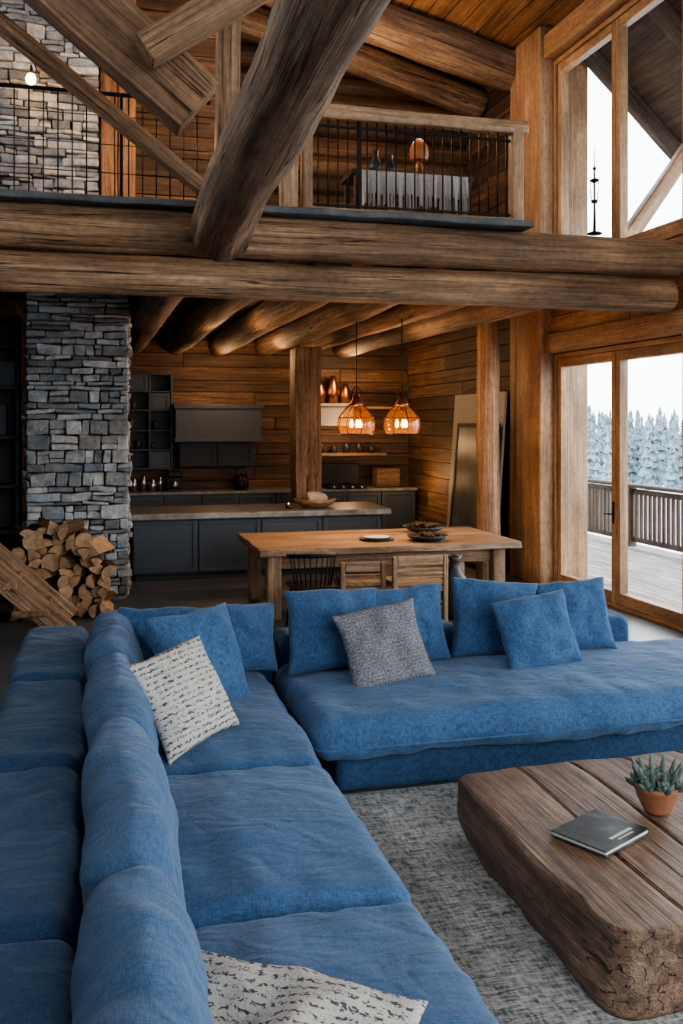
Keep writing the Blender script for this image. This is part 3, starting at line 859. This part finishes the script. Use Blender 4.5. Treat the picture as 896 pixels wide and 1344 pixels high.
mb=MB();box(mb,1.3,2.78,16.1,16.68,1.80,2.36,.012);box(mb,1.27,2.81,16.07,16.69,2.34,2.42,.01);box(mb,1.28,2.8,16.08,16.69,1.77,1.83,.01)
box(mb,1.38,2.7,16.4,16.68,1.33,1.77,mat=1)
shaker(mb,1.4,2.03,1.35,1.76,16.38,1);shaker(mb,2.05,2.68,1.35,1.76,16.38,1)
mb.obj('range_hood',[M_hood,M_cabd])
mb=MB();box(mb,3.78,5.15,16.4,16.69,1.5,1.55);box(mb,4.56,5.5,16.4,16.69,2.35,2.4)
for i in range(5):
    h=U(.1,.22);lathe(mb,[(0,0),(.05,0),(.06,h*.6),(.035,h),(0,h)],3.95+i*.24,16.55,1.552,mat=1,rnd=R())
mb.obj('floating_shelf',[W_beam,M_dark])
mb=MB();box(mb,3.8,4.5,16.3,16.69,2.05,2.4,.02);box(mb,3.76,4.54,16.26,16.69,2.4,2.45);mb.obj('vent_box',[M_white_frame])
for x,h in ((3.9,.42),(4.15,.5),(4.38,.35)):
    mb=MB();lathe(mb,[(0,0),(.09,0),(.12,h*.4),(.07,h*.75),(.04,h),(.0,h)],x,16.45,2.455,mat=0)
    mb.obj('copper_jug',[M_copper])
mb=MB();box(mb,3.95,4.65,16.0,16.5,.935,1.0,mat=0);box(mb,3.95,4.65,16.5,16.66,.935,1.35,mat=0)
for i in range(4): tube(mb,[(4.05+i*.17,16.0,.96),(4.05+i*.17,15.96,.96)],.025,10,1)
for q in ((4.12,16.15),(4.48,16.15),(4.12,16.38),(4.48,16.38)): tube(mb,[(q[0]+.09*math.cos(a),q[1]+.09*math.sin(a),1.01) for a in [i*.628 for i in range(10)]],.01,6,0,closed=True)
mb.obj('gas_range',[M_black,M_steel])
mb=MB();lathe(mb,[(0,0),(.11,0),(.14,.08),(.12,.2),(.05,.25),(.02,.28),(0,.28)],2.45,16.3,.932);tube(mb,[(2.35,16.3,1.16),(2.37,16.3,1.27),(2.45,16.3,1.3),(2.53,16.3,1.27),(2.55,16.3,1.16)],.01,8)
mb.obj('kettle',[M_black])
mb=MB();box(mb,1.18,1.42,16.2,16.45,.932,.97);box(mb,1.18,1.42,16.36,16.45,.97,1.25);box(mb,1.18,1.42,16.2,16.45,1.17,1.27,.02)
lathe(mb,[(0,0),(.06,0),(.07,.06),(.05,.13),(0,.13)],1.3,16.28,.975,mat=1);mb.obj('coffee_maker',[M_black,M_steel])
for x,h,r_ in ((.62,.22,.06),(.78,.26,.05),(.93,.2,.07),(1.06,.24,.04)):
    mb=MB();lathe(mb,[(0,0),(r_,0),(r_,h*.8),(r_*.8,h*.85),(r_*.8,h),(0,h)],x,16.3,.932,mat=0,rnd=R())
    mb.obj('kitchen_canister',[M_steel])
mb=MB();box(mb,4.9,5.35,16.2,16.5,.932,1.28,.02);mb.obj('bread_box',[W_wall])

# left dark bookcase beyond chimney
mb=MB();X0,X1,Y0=-2.40,-.90,12.0
box(mb,X0,X1,Y0+.45,Y0+.5,0,3.4,mat=0)
for x in (X0,-1.55,X1-.05): box(mb,x,x+.05,Y0,Y0+.45,0,3.4)
for z in (0,.75,1.3,1.9,2.5,3.0,3.35): box(mb,X0,X1,Y0,Y0+.45,z,z+.05)
box(mb,X0,X1,Y0+.05,Y0+.2,2.55,2.85,mat=1)
for i in range(8): box(mb,-2.3+i*.16,-2.18+i*.16,Y0+.1,Y0+.35,1.95,1.95+U(.2,.4),mat=1,rnd=R())
mb.obj('bookcase',[M_cabd,M_hood])

# stairs at left
mb=MB()
for y in (9.46,10.2):
    beam(mb,(-.26,y,.05),(-4.0,y,3.55),.07,.24,0,rnd=.6)
for i in range(1,13):
    x=-.36-.29*i+.05;z=.27*i
    box(mb,x-.18,x+.16,9.40,10.24,z-.03,z+.035,.012,mat=0)
mb.obj('wooden_staircase',[W_beam])

# firewood
mb=MB()
def split(M,r,L):
    t=random.choice([0,1,1,1,2,2]);sp={0:360,1:U(70,120),2:180}[t];n=12 if t==0 else 7
    rr=r*(1.35 if t==1 else 1)
    pr=[(rr*math.cos(rad(-sp/2+sp*i/(n-1 if t else n)))*U(.95,1.05),rr*math.sin(rad(-sp/2+sp*i/(n-1 if t else n)))) for i in range(n)]
    if t: pr=[(0,0)]+pr if t==1 else pr
    cx=sum(p[0] for p in pr)/len(pr);cy=sum(p[1] for p in pr)/len(pr);pr=[(p[0]-cx,p[1]-cy) for p in pr]
    k=len(pr);V=[];F=[];ms=[]
    for s in (0,.5,1):
        for p in pr: V.append((L*(s-.5),p[0]*(1+U(-.03,.03)),p[1]))
    for q in range(2):
        for i in range(k):
            F.append([q*k+i,q*k+(i+1)%k,(q+1)*k+(i+1)%k,(q+1)*k+i])
            flatf=(t==1 and (i==0 or i==k-1)) or (t==2 and i==k-1)
            ms.append(0 if flatf else 1)
    F.append(list(range(k)));ms.append(0);F.append([2*k+i for i in range(k)]);ms.append(0)
    mb.add(V,F,M,mat=ms,smooth=False)
z=.07
while z<.95:
    w=.98-(.0 if z<.5 else (z-.5)*.8);x=-.86+(U(0,.06))
    while x<-.86+w:
        r=U(.07,.11);split(Matrix.Translation((x+r*.8,10.68+U(-.08,.08),z+U(-.015,.02)))@Matrix.Rotation(rad(90+U(-22,22)),4,'Z')@Matrix.Rotation(rad(U(0,360)),4,'X'),r,.46);x+=r*1.45
    z+=.108
mb.obj('firewood_pile',[E_fire,W_bark])

# frames leaning on right wall
mb=MB()
M=T(5.40,13.1,0)@Matrix.Rotation(rad(4),4,'Y')
lb(mb,M,-.02,.02,-.95,.95,.02,2.55,0,.004);mb.obj('leaning_board',[M_white_frame])
mb=MB();M=T(5.26,12.85,0)@Matrix.Rotation(rad(5),4,'Y')
lb(mb,M,-.012,.012,-.72,.72,.06,2.05,1,.003)
for a in ((-.76,-.7,.02,2.1),(.7,.76,.02,2.1),(-.7,.7,2.04,2.1),(-.7,.7,.02,.08)): lb(mb,M,-.02,.02,a[0],a[1],a[2],a[3],0,.004)
mb.obj('picture_frame',[M_black,M_mirror])

# ------------------------------------------------------------------ pendants
for (x,y) in ((2.9,10.4),(3.45,10.4)):
    mb=MB();zb=1.97
    lathe(mb,[(.19,0),(.215,.05),(.22,.12),(.205,.19),(.16,.26),(.095,.32),(.07,.35)],x,y,zb,mat=0)
    for h,r_ in ((.0,.192),(.19,.207)): tube(mb,[(x+r_*math.cos(a),y+r_*math.sin(a),zb+h) for a in [i*math.pi/16 for i in range(32)]],.006,6,2,closed=True)
    for k in range(8):
        a=k*math.pi/4;tube(mb,[(x+r_*math.cos(a),y+r_*math.sin(a),zb+h) for r_,h in ((.192,0),(.218,.05),(.223,.12),(.208,.19),(.163,.26),(.09,.33))],.004,5,2)
    lathe(mb,[(.0,.46),(.03,.45),(.045,.42),(.08,.355),(.085,.33),(.06,.325),(0,.325)],x,y,zb,mat=1)
    lathe(mb,[(0,.30),(.02,.32),(.02,.25),(.0,.25)],x,y,zb,mat=2)
    for k in range(3):
        a=k*2.1+.4;bx,by=x+.06*math.cos(a),y+.06*math.sin(a)
        lathe(mb,[(0,.07),(.018,.08),(.024,.11),(.018,.145),(.008,.17)],bx,by,zb,mat=3,seg=16)
        tube(mb,[(bx,by,zb+.16),(x,y,zb+.28)],.006,6,2)
    tube(mb,[(x-.06,y,zb+.38),(x-.05,y,zb+.5),(x,y,zb+.56),(x+.05,y,zb+.5),(x+.06,y,zb+.38)],.006,6,2)
    tube(mb,[(x,y,zb+.42),(x,y,3.32)],.006,6,2)
    mb.obj('pendant_lamp',[M_amber,M_copper,M_black,M_bulb])
    l=bpy.data.lights.new('pendant_light','POINT');l.energy=20;l.color=(1,.55,.24);l.shadow_soft_size=.05
    o=bpy.data.objects.new('pendant_light',l);o.location=(x,y,zb-.06);bpy.context.scene.collection.objects.link(o)
# wall sconce
mb=MB();lathe(mb,[(0,0),(.05,.03),(.06,.08),(.04,.13),(0,.15)],-.72,11.25,5.95,mat=0);tube(mb,[(-.72,11.25,6.1),(-.72,11.3,6.2),(-.72,11.45,6.2)],.012,6,1);mb.obj('wall_sconce',[M_bulb,M_black])

def pl(x,y,z,e,c=(1,.60,.31),s=.15):  # warm lights for loft and kitchen, most added without a fixture
    l=bpy.data.lights.new('warm_point_light','POINT');l.energy=e*.42;l.color=c;l.shadow_soft_size=s
    o=bpy.data.objects.new('warm_point_light',l);o.location=(x,y,z);bpy.context.scene.collection.objects.link(o)
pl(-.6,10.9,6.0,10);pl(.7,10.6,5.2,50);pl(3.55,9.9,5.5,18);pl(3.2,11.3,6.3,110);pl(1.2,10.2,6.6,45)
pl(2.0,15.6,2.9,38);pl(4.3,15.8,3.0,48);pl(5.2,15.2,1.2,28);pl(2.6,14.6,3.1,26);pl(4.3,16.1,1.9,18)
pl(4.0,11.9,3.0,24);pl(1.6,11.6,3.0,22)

# ------------------------------------------------------------------ world + camera
w=bpy.data.worlds.new('overcast');bpy.context.scene.world=w;w.use_nodes=True
bg=w.node_tree.nodes['Background'];bg.inputs[0].default_value=(.90,.95,1,1);bg.inputs[1].default_value=3.4
def portal(loc,rot,sx,sy):
    l=bpy.data.lights.new('window_portal','AREA');l.shape='RECTANGLE';l.size=sx;l.size_y=sy;l.cycles.is_portal=True
    o=bpy.data.objects.new('window_portal',l);o.location=loc;o.rotation_euler=[rad(a) for a in rot];bpy.context.scene.collection.objects.link(o)
portal((XR+.35,3.9,1.5),(0,90,0),3,14.2);portal((XR+.35,3.9,5.4),(0,90,0),2.8,14.2)
portal((3.0,YF-.16,3.5),(90,0,0),5.4,6)
cam=bpy.data.cameras.new('camera');co=bpy.data.objects.new('camera',cam);bpy.context.scene.collection.objects.link(co)
co.location=(0,0,2.1);co.rotation_euler=(rad(90),0,rad(-14.67))
cam.sensor_fit='VERTICAL';cam.sensor_height=36;cam.lens=1230/1344*36;cam.shift_y=-117/1344
cam.clip_end=1000
bpy.context.scene.camera=co
vs=bpy.context.scene.view_settings;vs.view_transform='AgX';vs.look='AgX - Medium High Contrast';vs.exposure=1.05
